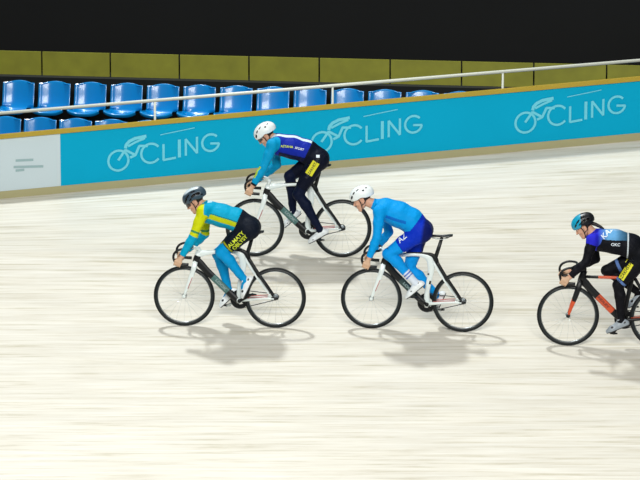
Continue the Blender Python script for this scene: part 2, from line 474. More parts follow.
# ------------------------------------------------------------------ bicycles
def frame_matrix(fr, rr_):
    F = ground(*fr); G = ground(*rr_); X = (F - G).normalized()
    Yv = Vector((0, 0, 1)).cross(X).normalized(); Z = X.cross(Yv)
    mid = (F + G) / 2; org = mid - X * .48
    m = Matrix((X, Yv, Z)).transposed().to_4x4(); m.translation = org
    return m
def text_mesh(s, size, bold=0.0):
    cu = bpy.data.curves.new('lettering', 'FONT'); cu.body = s; cu.size = size; cu.align_x = 'CENTER'; cu.align_y = 'CENTER'; cu.offset = bold; cu.resolution_u = 4
    o = bpy.data.objects.new('lettering', cu); C.objects.link(o)
    dg = bpy.context.evaluated_depsgraph_get(); me = bpy.data.meshes.new_from_object(o.evaluated_get(dg))
    vs = [tuple(v.co) for v in me.vertices]; fs = [tuple(p.vertices) for p in me.polygons]
    bpy.data.objects.remove(o); bpy.data.curves.remove(cu); bpy.data.meshes.remove(me)
    return vs, fs
def bike(Mx, name_label, style, theta, bar_dz=0.0, tube='grey_teal'):
    root = empty('track_bicycle', Mx); tag(root, name_label, 'bicycle')
    
    def wheel(cx, sty):
        w = MB(); c = (cx, 0, .323)
        w.lathe_y(c, [(.305, -.010), (.307, 0), (.305, .010), (.292, .012), (.279, .006), (.276, 0), (.279, -.006), (.292, -.012)], 72)
        wo = w.build('wheel', M['rim'], root)
        t = MB(); t.lathe_y(c, [(.3112 + .0115 * math.cos(a), .0125 * math.sin(a)) for a in [2 * math.pi * k / 10 for k in range(10)]], 72); t.build('tire', M['tyre'], wo)
        t = MB(); t.lathe_y(c, [(.278, .0068), (.280, .0078), (.282, .0078)], 72, closed=True); t.lathe_y(c, [(.278, -.0068), (.280, -.0078), (.282, -.0078)], 72); t.build('rim_edge', M['silver'], wo)
        s_ = MB()
        for i in range(20):
            a = 2 * math.pi * i / 20; y = .028 if i % 2 else -.028
            s_.cyl((cx + .02 * math.cos(a + .9 * (1 if i % 4 < 2 else -1)), y, .323 + .02 * math.sin(a + .9 * (1 if i % 4 < 2 else -1))), (cx + .277 * math.cos(a), 0, .323 + .277 * math.sin(a)), .0007, n=4)
        s_.build('spokes', M['silver'], wo)
        h = MB(); h.cyl((cx, -.04, .323), (cx, .04, .323), .015); h.cyl((cx, -.055, .323), (cx, .055, .323), .006)
        for y in (-.03, .03): h.cyl((cx, y - .003, .323), (cx, y + .003, .323), .024)
        h.build('hub', M['silver'], wo)
    wheel(0, style); wheel(.96, style)
    # frame: materials 0 main light, 1 black, 2 panel, 3 accent
    if style == 'white': fm = [M['white'], M['black'], M[tube], M['red']]
    else: fm = [M['black'], M['black'], M['orange'], M['orange']]
    f = MB()
    BB = Vector((.375, 0, .29))
    # head tube
    f.sweep([(.842, 0, .685), (.83, 0, .725), (.82, 0, .755), (.806, 0, .80)], [.034, .036, .034, .032], [.022, .024, .022, .02], mi=[1, 1, 0], n=16)
    # down tube
    dt = [(.832, 0, .715), (.79, 0, .665), (.72, 0, .59), (.6, 0, .475), (.50, 0, .38), (.42, 0, .31), (.375, 0, .285)]
    f.sweep(catmull(dt, 4), interp([.036, .042, .038, .036, .036, .036, .038], 4), interp([.018, .018, .018, .018, .02, .026, .03], 4),
            mi=[1] * 10 + [2] * 6 + [1] * 8, n=16)
    # top tube flowing into the seat tube
    if style == 'white':
        tt = [(.81, 0, .775), (.74, 0, .785), (.62, 0, .80), (.50, 0, .808), (.42, 0, .80), (.365, 0, .765), (.345, 0, .70), (.345, 0, .62), (.362, 0, .52), (.378, 0, .42), (.378, 0, .33), (.375, 0, .29)]
        f.sweep(catmull(tt, 4), interp([.040, .028, .019, .020, .026, .036, .038, .032, .028, .027, .032, .040], 4), interp([.018, .016, .015, .015, .016, .018, .018, .016, .015, .016, .02, .03], 4), mi=0, n=16)
        tb = [(.64, 0, .817), (.52, 0, .825), (.42, 0, .822), (.34, 0, .81), (.30, 0, .77), (.27, 0, .70)]
        f.sweep(catmull(tb, 4), interp([.004, .008, .012, .02, .026, .018], 4), interp([.008, .014, .016, .019, .019, .014], 4), mi=1, n=12)
        for k, (z0, z1, xo) in enumerate(((.50, .535, .352), (.60, .615, .372))):
            for sy in (-1, 1): f.sweep([(xo, sy * .0155, z0), (xo - .006, sy * .0165, z1)], .009, .003, mi=1, n=8)
    else:
        f.sweep([(.81, 0, .735), (.66, 0, .735), (.5, 0, .735), (.33, 0, .735)], [.016] * 4, [.013] * 4, mi=[0, 3, 3], n=14)
        f.sweep([(.30, 0, .80), (.32, 0, .70), (.345, 0, .55), (.37, 0, .4), (.375, 0, .29)], [.026, .026, .022, .022, .03], [.014, .014, .014, .016, .028], mi=0, n=14)
    f.cyl((.375, -.04, .29), (.375, .04, .29), .03, mi=0 if style == 'white' else 1)
    for sy in (-1, 1):
        f.sweep(catmull([(.29, sy * .012, .745), (.20, sy * .03, .60), (.10, sy * .045, .46), (.012, sy * .052, .333)], 4), interp([.017, .014, .011, .009], 4), interp([.008, .007, .006, .006], 4), mi=1, n=10)
        if style == 'white':
            f.sweep(catmull([(.325, sy * .012, .74), (.235, sy * .030, .60), (.13, sy * .045, .45), (.04, sy * .052, .338)], 4), interp([.014, .011, .008, .006], 4), interp([.007, .006, .005, .004], 4), mi=0, n=10)
        f.sweep(catmull([(.365, sy * .026, .292), (.25, sy * .042, .306), (.12, sy * .052, .322), (.012, sy * .055, .321)], 4), interp([.018, .014, .012, .012], 4), interp([.009, .008, .007, .007], 4), mi=0, n=10)
        f.sweep([(.31, sy * .036, .322), (.2, sy * .046, .332), (.08, sy * .054, .341)], [.0035] * 3, [.010, .009, .008], mi=3, n=8)
        f.sweep([(.04, sy * .055, .323), (0, sy * .056, .323), (-.035, sy * .056, .325)], [.016, .018, .010], [.005] * 3, mi=1, n=10)
    fo = f.build('frame', fm, root)
    # frame lettering
    ang = math.atan2(-(.665 - .38), .79 - .50)
    for txt_, s0, mt in ((('LOOK', .036, M['pale_grey']),) if style == 'white' else (('RIDLEY', .034, M['dark_orange']),)):
        for sy in (1, -1):
            vs, fs = text_mesh(txt_, s0, .002); g = MB()
            cx, cz = (.575, .452) if style == 'white' else (.60, .476)
            ca, sa = math.cos(R(44.5)), math.sin(R(44.5))
            out = []
            for x, y, z in vs:   # text runs from the head tube downwards, read from the side
                x *= sy * 1.5; lx, lz = -x, y
                X_ = cx + lx * ca - lz * sa * (1 if sy == 1 else 1) * 1; Z_ = cz + lx * sa + lz * ca
                out.append((X_, sy * .0205, Z_))
            g.add(out, fs); g.build('lettering', mt, fo)
    # fork
    k = MB(); fm2 = [M['white'], M['red']] if style == 'white' else [M['black'], M['orange']]
    k.sweep([(.838, 0, .695), (.848, 0, .675)], [.028, .026], [.03, .036])
    for sy in (-1, 1):
        k.sweep(catmull([(.846, sy * .022, .685), (.858, sy * .042, .63), (.888, sy * .048, .53), (.925, sy * .05, .43), (.955, sy * .051, .338)], 4),
                interp([.026, .027, .024, .018, .012], 4), interp([.010, .009, .008, .007, .006], 4), mi=[0] * 10 + [(1 if style != 'white' else 0)] * 6, n=12)
        if style == 'white': k.sweep([(.872, sy * .056, .53), (.918, sy * .0575, .41)], [.003, .003], [.002, .002], mi=1, n=6)
        k.sphere((.96, sy * .052, .325), (.019, .007, .019), 0)
    k.build('fork', fm2, root)
    # stem, bar
    dz = bar_dz
    s_ = MB(); s_.sweep([(.806, 0, .80), (.803, 0, .825 + dz)], [.022, .021]); s_.sweep([(.80, 0, .822 + dz), (.84, 0, .835 + dz), (.878, 0, .85 + dz)], [.022, .019, .018], [.02, .018, .022], n=14)
    s_.cyl((.878, -.022, .85 + dz), (.878, .022, .85 + dz), .02); s_.build('stem', M['white'] if style == 'white' else M['black'], root)
    half = [(.878, 0, .85), (.878, .08, .852), (.89, .145, .856), (.93, .185, .858), (.985, .195, .852), (1.035, .197, .826), (1.058, .199, .785), (1.052, .2, .74), (1.02, .2, .708), (.97, .2, .696), (.90, .2, .692)]
    half = [(a, b_, c + dz) for a, b_, c in half]
    path = [(a, -b_, c) for a, b_, c in half[::-1]] + half[1:]
    hb = MB(); hb.sweep(catmull(path, 5), .0125, n=12); hbo = hb.build('handlebar', M['black'], root)
    for sy in (-1, 1):
        t = MB(); q = catmull([(a, sy * b_, c) for a, b_, c in half[7:]], 5); t.sweep(q, .0165, n=12); t.build('bar_tape', M['black'], hbo)
    # seat post, saddle
    p = MB(); p.sweep([(.305, 0, .765), (.275, 0, .87), (.243, 0, .985)], [.022, .02, .017], [.012, .011, .011], n=14); p.cyl((.243, -.02, .99), (.243, .02, .99), .016); p.build('seat_post', M['black'], root)
    sd = MB(); prof = [(.395, .012, .02, 1.008), (.37, .02, .022, 1.012), (.30, .024, .022, 1.013), (.235, .038, .022, 1.013), (.19, .06, .022, 1.016), (.15, .071, .02, 1.022), (.128, .06, .012, 1.026)]
    sd.sweep([(a, 0, z) for a, w, h, z in prof], [h * .6 for a, w, h, z in prof], [w for a, w, h, z in prof], n=18); so = sd.build('saddle', M['black'], root)
    sr = MB()
    for sy in (-1, 1): sr.sweep(catmull([(.36, sy * .012, 1.0), (.3, sy * .02, .985), (.22, sy * .02, .982), (.16, sy * .022, 1.008)], 4), .0035, n=8)
    sr.build('saddle_rail', M['silver'], so)
    # drivetrain (chain on the right: -Y)
    c = MB(); prof = []
    n = 96; vs = []
    for y in (-.048, -.044):
        for i in range(n): a = 2 * math.pi * i / n; r_ = .1 if (i % 2) else .095; vs.append((.375 + r_ * math.cos(a), y, .29 + r_ * math.sin(a)))
        for i in range(n): a = 2 * math.pi * i / n; vs.append((.375 + .055 * math.cos(a), y, .29 + .055 * math.sin(a)))
    fs = []
    for i in range(n):
        j = (i + 1) % n
        fs += [(i, j, n + j, n + i), (2 * n + j, 2 * n + i, 3 * n + i, 3 * n + j), (j, i, 2 * n + i, 2 * n + j), (n + i, n + j, 3 * n + j, 3 * n + i)]
    c.add(vs, fs)
    for i in range(5):
        a = R(theta + 180 + 36 + 72 * i); c.sweep([(.375, -.045, .29), (.375 + .08 * math.cos(a), -.045, .29 + .08 * math.sin(a))], [.016, .009], [.004, .004], n=8)
    co = c.build('chainring', M['black'], root)
    ch = MB(); pts = []
    for i in range(25): a = R(98 - 196 * i / 24 - 0); pts.append((.375 + .099 * math.cos(a), -.046, .29 + .099 * math.sin(a)))
    rc = .031
    for i in range(13): a = R(-98 - 164 * i / 12); pts.append((rc * math.cos(a), -.046, .323 + rc * math.sin(a)))
    ch.sweep(pts, .0045, .0035, closed=True, n=8); ch.build('chain', M['black'], root)
    cg = MB(); cg.lathe_y((0, -.046, .323), [(.03, -.002), (.03, .002), (.012, .002), (.012, -.002)], 32); cg.build('sprocket', M['silver'], root)
    PED = {}
    for side, th in ((1, theta), (-1, theta + 180)):
        a = R(th); ex, ez = .375 + .165 * math.cos(a), .29 + .165 * math.sin(a)
        k = MB(); k.sweep([(.375, side * .055, .29), (.375 + .08 * math.cos(a), side * .062, .29 + .08 * math.sin(a)), (ex, side * .07, ez)], [.018, .013, .012], [.009, .007, .006], n=10)
        k.cyl((.375, side * .04, .29), (.375, side * .066, .29), .02)
        ko = k.build('crank_arm', M['black'] if side > 0 or style != 'white' else M['silver'], root)
        k = MB(); k.cyl((ex, side * .07, ez), (ex, side * .12, ez), .007); k.sweep([(ex - .04, side * .11, ez), (ex, side * .11, ez), (ex + .04, side * .11, ez)], [.006, .012, .006], [.02, .03, .02], n=10)
        k.build('pedal', M['black'], ko); PED[side] = Vector((ex, side * .112, ez))
    return root, PED, half
# ------------------------------------------------------------------ riders
def cols(*a): return np.array([lin(c) for c in a])
def helmet_part(parent, Hm, kind):
    h = .0036; s = SDF((-.19, -.13, -.07), (.17, .13, .2), h)
    s.ell((0, 0, .062), (.128, .094, .098), .01); s.ell((-.035, 0, .06), (.112, .088, .088), .03)
    if kind in ('slate', 'teal'):
        s.ell((-.075, 0, .07), (.075, .07, .07), .02)
    g = s.lo[0] + h * np.arange(s.n[0]); gz = s.lo[2] + h * np.arange(s.n[2])
    gx = g[:, None, None]; gy = (s.lo[1] + h * np.arange(s.n[1]))[None, :, None]; gz = gz[None, None, :]
    brim = .018 + .10 * (gx + .02) * (gx > -.02) + 0 * gy + .02 * np.exp(-((gx - .0) / .04) ** 2)
    s.D = np.maximum(s.D, ((brim - gz)).astype(np.float32))
    # hollow inside
    q = np.sqrt(((gx + .004) / .112) ** 2 + (gy / .082) ** 2 + ((gz - .048) / .092) ** 2)
    s.D = np.maximum(s.D, (-(q - 1) * .085).astype(np.float32))
    vents = []
    def ysurf(x, z):
        q = 1 - (x / .128) ** 2 - ((z - .062) / .098) ** 2; return .094 * math.sqrt(max(q, 0))
    if kind == 'white':
        L_ = [(.098, .075, .022, .010, 50), (.06, .112, .018, .007, 35), (-.05, .105, .010, .008, 0), (-.085, .118, .016, .005, -20), (.01, .13, .02, .004, 20)]
        mid = [(.09, 0), (.03, 0), (-.05, 0)]
    elif kind == 'slate':
        L_ = [(.085, .07, .034, .010, 38), (.05, .10, .034, .009, 22), (-.02, .085, .03, .012, 15), (-.07, .08, .028, .014, -15), (-.03, .122, .03, .007, -5), (-.10, .055, .02, .008, -35), (.03, .06, .022, .006, 25)]
        mid = [(.09, 0), (.05, 0), (-.02, 0), (-.08, 0)]
    else:
        L_ = [(.075, .075, .022, .008, 40), (.03, .105, .03, .008, 25), (-.03, .08, .032, .012, 15), (-.08, .075, .025, .014, -15), (-.04, .12, .03, .009, -5), (-.10, .05, .02, .010, -35), (.02, .07, .02, .006, 20)]
        mid = [(.06, 0), (-.02, 0), (-.08, 0)]
    for x, z, rx, rz, an in L_:
        y = ysurf(x, z); ca, sa = math.cos(R(an)), math.sin(R(an))
        rot = [[ca, 0, -sa], [0, 1, 0], [-sa, 0, -ca]]
        for sy in (-1, 1):
            vents.append((np.array((x, sy * y, z)), np.array((rx, .02, rz)), np.array(rot, np.float32)))
            s.ell((x, sy * y, z), (rx, .016, rz), .002, sub=True, rot=rot)
    for x, y in mid:
        z = .062 + .098 * math.sqrt(max(0, 1 - (x / .128) ** 2)); s.ell((x, y, z), (.03, .009, .014), .002, sub=True); vents.append((np.array((x, 0, z)), np.array((.03, .009, .018)), np.eye(3, dtype=np.float32)))
    V, Q = s.mesh(); V = laplace(V, Q, 1, .4)
    base = {'white': (232, 240, 240), 'slate': (52, 72, 86), 'teal': (10, 150, 185)}[kind]
    col = np.tile(cols(base), (len(V), 1))
    if kind == 'slate':
        w = np.clip((V[:, 2] - .125) / .02, 0, 1)[:, None] * (np.abs(V[:, 1]) < .06)[:, None]; col = col * (1 - w) + cols((205, 220, 225)) * w  # light on the crown painted in as pale highlights
    if kind == 'teal':
        w = (V[:, 0] + .5 * (V[:, 2] - .06) < .015)[:, None]; col = np.where(w, cols((16, 18, 24)), col)
    for c0, r0, rot in vents:
        q = np.linalg.norm(((V - c0) @ rot) / (r0 * 1.12), axis=1) < 1.0; col[q] = cols((10, 14, 18))[0]
    inner = np.sqrt(((V[:, 0] + .004) / .112) ** 2 + (V[:, 1] / .082) ** 2 + ((V[:, 2] - .048) / .092) ** 2) < 1.03
    col[inner] = cols((18, 20, 22))[0]
    Hn = np.array(Hm); V = V @ Hn[:3, :3].T + Hn[:3, 3]
    ho = np_mesh('helmet', V, Q, M['helmet'], parent, col)
    ho['label'] = {'white': 'white helmet with small black vents', 'slate': 'dark slate vented helmet', 'teal': 'turquoise and black vented helmet'}[kind]
    st = MB()
    for sy in (-1, 1):
        for pts in ([(.035, sy * .083, .035), (.028, sy * .079, .0), (.03, sy * .066, -.045), (.045, sy * .035, -.098)], [(-.05, sy * .082, .02), (-.02, sy * .082, -.02), (.03, sy * .066, -.045)]):
            st.sweep([Hm @ Vector(p) for p in catmull(pts, 4)], .0048, .0035, n=8)
    st.sweep([Hm @ Vector(p) for p in [(.045, .035, -.098), (.05, 0, -.108), (.045, -.035, -.098)]], .0045, n=8)
    st.build('strap', M['strap'], ho)
    return ho
def hand_sdf(wrist, grip, tan, side):
    w = np.array(wrist); G = np.array(grip); t = np.array(tan) / np.linalg.norm(tan)
    e1 = (w - G); e1 = e1 - t * (e1 @ t); e1 /= np.linalg.norm(e1)
    e2 = np.array((0, side, 0.)) ; e2 = e2 - t * (e2 @ t) - e1 * (e2 @ e1); e2 /= np.linalg.norm(e2)   # outward
    def P(a, r, o): return G + t * o + (e1 * math.cos(R(a)) + e2 * math.sin(R(a))) * r
    s = SDF(np.minimum(w, G) - .075, np.maximum(w, G) + .075, .003)
    s.cap(w, w * .55 + P(30, .035, 0) * .45, .026, .024, .008)
    for i in range(4):
        o = (i - 1.5) * -.0195
        s.cap(w * .55 + P(30, .035, o * .6) * .45, P(48, .038, o), .017, .0135, .010)
    L_ = [.9, 1.0, .96, .82]
    for i in range(4):
        o = (i - 1.5) * -.0195; l = L_[i]
        r = .0095 if i < 3 else .0085
        s.cap(P(48, .038, o), P(48 + 62 * l, .031, o), r + .001, r, .003)
        s.cap(P(48 + 62 * l, .031, o), P(48 + 115 * l, .027, o), r, r - .001, .003)
        s.cap(P(48 + 115 * l, .027, o), P(48 + 165 * l, .026, o), r - .001, r - .002, .003)
    s.cap(w * .6 + P(0, .03, .02) * .4, P(-35, .032, .034), .014, .011, .006)
    s.cap(P(-35, .032, .034), P(-85, .029, .036), .011, .0095, .003)
    s.cap(P(-85, .029, .036), P(-140, .028, .03), .0095, .008, .003)
    return s.mesh()
def head_sdf(Hm, nb):
    s = SDF((-.125, -.105, -.16), (.135, .105, .165), .0035)
    s.ell((-.006, 0, .05), (.097, .074, .086), .01); s.ell((.03, 0, -.005), (.062, .062, .08), .03)
    s.cap((.045, 0, -.03), (.068, 0, -.088), .042, .024, .03)
    for y in (-1, 1):
        s.cap((.005, y * .05, -.045), (.062, y * .018, -.088), .018, .018, .02)
        s.ell((.072, y * .038, -.018), (.02, .02, .018), .015)
        s.ell((.102, y * .031, .014), (.02, .017, .012), .008, sub=True)
        s.ell((.078, y * .031, .013), (.0135, .0135, .0125), .002)
        s.cap((.088, y * .012, .034), (.082, y * .045, .034), .008, .007, .01)
        s.ell((-.004, y * .077, -.004), (.019, .008, .031), .005); s.ell((.002, y * .084, .0), (.009, .005, .017), .003, sub=True)
    s.cap((.090, 0, .022), (.112, 0, -.022), .008, .010, .008)
    for y in (-1, 1): s.ell((.104, y * .011, -.026), (.009, .007, .006), .005)
    s.cap((.090, -.018, -.050), (.090, .018, -.050), .006, .006, .005); s.cap((.088, -.015, -.060), (.088, .015, -.060), .007, .007, .005)
    s.cap((.099, -.02, -.055), (.099, .02, -.055), .0018, .0018, .002, sub=True)
    V, Q = s.mesh(); sk = cols((206, 158, 132))[0]; col = np.tile(sk, (len(V), 1))
    for y in (-1, 1):
        d = np.linalg.norm((V - np.array((.092, y * .031, .013))) / np.array((.02, .0125, .0065)), axis=1); col[d < 1] = cols((210, 205, 200))[0]
        d = np.linalg.norm(V - np.array((.0905, y * .031, .013)), axis=1); col[d < .0062] = cols((40, 28, 22))[0]
        d = np.linalg.norm((V - np.array((.09, y * .032, .038))) / np.array((.02, .02, .005)), axis=1); col[d < 1] = cols((60, 44, 36))[0]
    d = np.linalg.norm((V - np.array((.094, 0, -.055))) / np.array((.02, .022, .012)), axis=1); col[d < 1] = cols((172, 100, 92))[0]
    hair = (V[:, 2] > .045 - .6 * (V[:, 0] < -.02) * 0.1) | ((V[:, 0] < -.03) & (V[:, 2] > -.03)); col[hair & (np.abs(V[:, 1]) < .08)] = cols((44, 34, 28))[0]
    Hn = np.array(Hm); return V @ Hn[:3, :3].T + Hn[:3, 3], Q, col
def shoe_part(parent, ankle, ball, f, side, main, patch):
    f = Vector(f).normalized(); u = Vector((-f.z, 0, f.x)); l = Vector((0, 1, 0))
    s = SDF((-.11, -.07, -.05), (.20, .07, .14), .0042)   # local: x along foot from ankle, z up
    A = (0, 0, .075)
    s.cap((-.035, 0, .032), (.04, 0, .034), .038, .038, .02); s.cap((.04, 0, .036), (.125, 0, .026), .038, .037, .02, ys=1.1); s.cap((.12, 0, .024), (.165, side * -.008, .02), .037, .025, .02, ys=1.2)
    s.cap((-.012, 0, .05), (.0, 0, .092), .036, .037, .02); s.cap((.02, 0, .06), (.09, 0, .04), .03, .022, .02)
    gz = (s.lo[2] + s.h * np.arange(s.n[2]))[None, None, :]; s.D = np.maximum(s.D, (0.002 - gz).astype(np.float32)); s.D = np.maximum(s.D, (gz - .105).astype(np.float32))
    V, Q = s.mesh(); V = laplace(V, Q, 1, .3)
    col = np.tile(cols(main), (len(V), 1)); col[V[:, 2] < .012] = cols((30, 32, 36))[0]
    for c0, r0 in patch:
        q = np.linalg.norm((V - np.array(c0)) / np.array(r0), axis=1) < 1; col[q] = cols((16, 18, 20))[0]
    B3 = np.array([f[:], l[:], u[:]]); O = np.array(ball) - np.array(f[:]) * .12 + np.array(u[:]) * .014
    return np_mesh('shoe', V @ B3 + O, Q, M['shoe'], parent, col)
def rider(Mx, PED, half, S):
    inv = Mx.inverted(); n = (Mx.to_3x3() @ Vector((0, 1, 0))).normalized()
    def J(px, py, lat=0.0):
        return inv @ on_plane(px, py, Mx @ Vector((0, lat, 0)), n)
    def N(v): return np.array(v[:])
    root = empty('person', Mx); tag(root, S['label'], 'person')
    sc = S['s']
    ear = J(*S['ear'], .07); ear.y = 0
    ph = R(S['pitch']); F = Vector((math.cos(ph), 0, -math.sin(ph))); U = Vector((math.sin(ph), 0, math.cos(ph)))
    Hm = Matrix((F, (0, 1, 0), U)).transposed().to_4x4(); Hm = Matrix.Translation(ear) @ Matrix.Scale(S.get('hs', .96), 4) @ Hm
    sp = [(J(x, y, 0), r / sc) for x, y, r in S['spine']]
    nb = J(*S['neck'], 0)
    sh = {1: J(*S['sh'], .15)}; sh[1].y = .15; sh[-1] = Vector((sh[1].x - .0, -.15, sh[1].z))
    hip = {1: J(*S['hip'], .085)}; hip[-1] = Vector((hip[1].x, -.085, hip[1].z))
    # hands on the drops
    hs = [Vector(p) for p in catmull(half, 6)]
    wr = {}; grip = {}; tg = {}; el = {}
    for sd, key in ((1, 'nh'), (-1, 'fh')):
        k = S[key]; i = int(k); grip[sd] = Vector((hs[i].x, sd * hs[i].y, hs[i].z)); tg[sd] = (hs[i - 1] - hs[i + 1]); tg[sd].y *= sd
        el[sd] = J(*S['ne' if sd == 1 else 'fe'], sd * .2)
        dv = (el[sd] - grip[sd]); d = dv.normalized(); wr[sd] = grip[sd] + d * .078 + Vector((0, sd * .012, 0))
    an = {}; kn = {}; balls = {}; fd = {}
    for sd, key in ((1, 'nf'), (-1, 'ff')):
        f = Vector((S[key][0], 0, S[key][1])).normalized(); u = Vector((-f.z, 0, f.x)); ball = PED[sd] + u * .006 + f * S.get('fo', 0) + Vector((S.get('fx', 0) if sd == 1 else 0, 0, 0))
        balls[sd] = ball; fd[sd] = f; an[sd] = ball - f * .12 + u * .085
    kn[1] = J(*S['nk'], .10); 
    if S.get('fk'): kn[-1] = J(*S['fk'], -.10)
    else:
        a = hip[-1]; b_ = an[-1]; L1, L2 = .43, .42; d = b_ - a; D = min(d.length, L1 + L2 - .005); d.normalize()
        x = (L1 * L1 - L2 * L2 + D * D) / (2 * D); hh = math.sqrt(max(0, L1 * L1 - x * x)); pn = Vector((-d.z, 0, d.x)); 
        if pn.x < 0: pn = -pn
        kn[-1] = a + d * x + pn * hh
    print(S['label'][:20], 'thigh', [(kn[s_] - hip[s_]).length for s_ in (1, -1)], 'shank', [(an[s_] - kn[s_]).length for s_ in (1, -1)], 'arm', [((sh[s_] - el[s_]).length, (el[s_] - wr[s_]).length) for s_ in (1, -1)])
    # primitives: (a, b, ra, rb, k, ys, group)
    w = S.get('w', 1.0); P = []
    for i in range(len(sp) - 1): P.append((sp[i][0], sp[i + 1][0], sp[i][1], sp[i + 1][1], .03, [1.32, 1.3, 1.28, 1.3, 1.3][i], 'torso'))
    headc = Hm @ Vector((-.03, 0, -.03))
    P.append((nb, headc, .058 * w, .05 * w, .03, 1, 'neck'))
    for sd in (1, -1):
        ch = sp[0][0]; 
        P.append((ch + Vector((0, sd * .06, .02)), sh[sd], .075, .062 * w, .03, 1, 'arm0'))
        P.append((sh[sd], sh[sd].lerp(el[sd], .45), .058 * w, .050 * w, .025, 1, 'arm1')); P.append((sh[sd].lerp(el[sd], .45), el[sd], .050 * w, .040 * w, .02, 1, 'arm1'))
        P.append((el[sd], el[sd].lerp(wr[sd], .3), .040 * w, .041 * w, .015, 1, 'arm2')); P.append((el[sd].lerp(wr[sd], .3), wr[sd], .041 * w, .027, .015, 1, 'arm2'))
        P.append((hip[sd] + Vector((-.035, 0, .01)), hip[sd] + Vector((-.02, 0, .02)), .098 * w, .098 * w, .03, 1, 'hip'))
        P.append((hip[sd], hip[sd].lerp(kn[sd], .5), .094 * w, .078 * w, .03, 1, 'thigh')); P.append((hip[sd].lerp(kn[sd], .5), kn[sd], .078 * w, .055 * w, .02, 1, 'thigh'))
        kd = (kn[sd] - hip[sd]).normalized(); sdn = (an[sd] - kn[sd]).normalized(); back = (kn[sd] - an[sd]).cross(Vector((0, 1, 0))).normalized(); back = -back if back.x > 0 else back
        P.append((kn[sd], kn[sd].lerp(an[sd], .3) + back * .012, .054 * w, .056 * w, .02, 1, 'shank')); P.append((kn[sd].lerp(an[sd], .3) + back * .012, kn[sd].lerp(an[sd], .75), .056 * w, .038 * w, .02, 1, 'shank'))
        P.append((kn[sd].lerp(an[sd], .75), an[sd], .038 * w, .034, .02, 1, 'ankle')); P.append((an[sd], an[sd] + fd[sd] * .05 + Vector((0, 0, -.03)), .032, .026, .02, 1, 'foot'))
    al = np.array([list(p[0]) for p in P] + [list(p[1]) for p in P]); lo = al.min(0) - .17; hi = al.max(0) + .17
    s = SDF(lo, hi, .0065)
    for a, b_, ra, rb, k, ys, g in P: s.cap(a, b_, ra, rb, k, ys)
    V, Q = s.mesh(); V = laplace(V, Q, 2, .4); NN = normals(V, Q)
    dd = np.stack([cap_d(V.astype(np.float32), N(p[0]), N(p[1]), p[2], p[3], p[5])[0] for p in P], 1)
    gi = dd.argmin(1); groups = np.array([p[6] for p in P])[gi]
    # nominal side-view coordinates at the near surface
    o0 = J(S['hip'][0], S['hip'][1], .12)
    Unom = S['hip'][0] - (V[:, 0] - o0.x) * sc; Vnom = S['hip'][1] - (V[:, 2] - o0.z) * sc
    # limb parameters
    def par(a, b_): a = N(a); b_ = N(b_); return ((V - a) @ (b_ - a)) / ((b_ - a) @ (b_ - a))
    side = np.where(V[:, 1] > 0, 1, -1)
    tth = np.where(side > 0, par(hip[1], kn[1]), par(hip[-1], kn[-1])); tsh = np.where(side > 0, par(kn[1], an[1]), par(kn[-1], an[-1]))
    tar = np.where(side > 0, par(el[1], wr[1]), par(el[-1], wr[-1])); tua = np.where(side > 0, par(sh[1], el[1]), par(sh[-1], el[-1]))
    tnk = par(nb, headc)
    # boundary plane jersey/shorts
    Wp = sp[-2][0].lerp(sp[-1][0], S.get('hem', .1)); Wd = (sp[-1][0] - sp[-3][0]).normalized(); below = ((V - N(Wp)) @ N(Wd)) > 0
    is_t = (groups == 'torso') | (groups == 'hip'); is_arm = np.isin(groups, ['arm0', 'arm1', 'arm2'])
    is_leg = np.isin(groups, ['shank', 'ankle', 'foot'])
    reg = np.full(len(V), 0)
    reg[is_arm & ~((groups == 'arm2') & (tar > S.get('cuff', .9)))] = 1
    reg[is_t & ~below] = 1; reg[is_t & below] = 2; reg[groups == 'hip'] = 2
    reg[(groups == 'thigh') & (tth < S['hemt'])] = 2
    reg[(groups == 'thigh') & (tth >= S['hemt'])] = 3
    reg[is_leg & (tsh < S.get('legend', .93))] = 3; reg[is_leg & (reg == 0)] = 3
    reg[(groups == 'neck') & (tnk < .35)] = 1
    reg[is_leg & (reg == 0)] = 4
    ctx = dict(V=V, u=Unom, v=Vnom, g=groups, tth=tth, tsh=tsh, tar=tar, tua=tua, y=V[:, 1], N=NN, side=side)
    body_col = np.tile(cols((206, 158, 132)), (len(V), 1))
    vs, qs, cs = [V], [Q], [body_col]; off = len(V)
    hv, hq, hc = head_sdf(Hm, nb); vs.append(hv); qs.append(hq + off); cs.append(hc); off += len(hv)
    for sd in (1, -1):
        a, b_ = hand_sdf(N(wr[sd]), N(grip[sd]), N(tg[sd]), sd); vs.append(a); qs.append(b_ + off)
        cs.append(np.tile(cols(S.get('hand', (204, 168, 138))), (len(a), 1))); off += len(a)
    np_mesh('body', np.concatenate(vs), np.concatenate(qs), M['skin'], root, np.concatenate(cs))
    # garments
    def garment(name, ids, colf, offs):
        m = np.isin(reg, ids); fm = m[Q].any(1); q = Q[fm]
        used = np.unique(q); cnt = np.zeros(len(V), int); full = np.zeros(len(V), int)
        np.add.at(cnt, q.ravel(), 1); np.add.at(full, Q.ravel(), 1); edge = (cnt < full)
        re = np.full(len(V), -1); re[used] = np.arange(len(used))
        dsp = np.where(edge, offs - .002, offs); v2 = (V + NN * dsp[:, None])[used]
        return np_mesh(name, v2, re[q], M['fabric'], root, colf(ctx)[used])
    G = {}
    G['jersey'] = garment('jersey', [1], S['jc'], .0045)
    G['shorts'] = garment('shorts', [2], S['sc'], .0055)
    G['leg'] = garment('leg_warmers', [3], S['lc'], .0035)
    
    for sd in (1, -1): shoe_part(root, an[sd], balls[sd], fd[sd], sd, S['shoe'], S['patch'])
    helmet_part(root, Hm, S['helmet'])
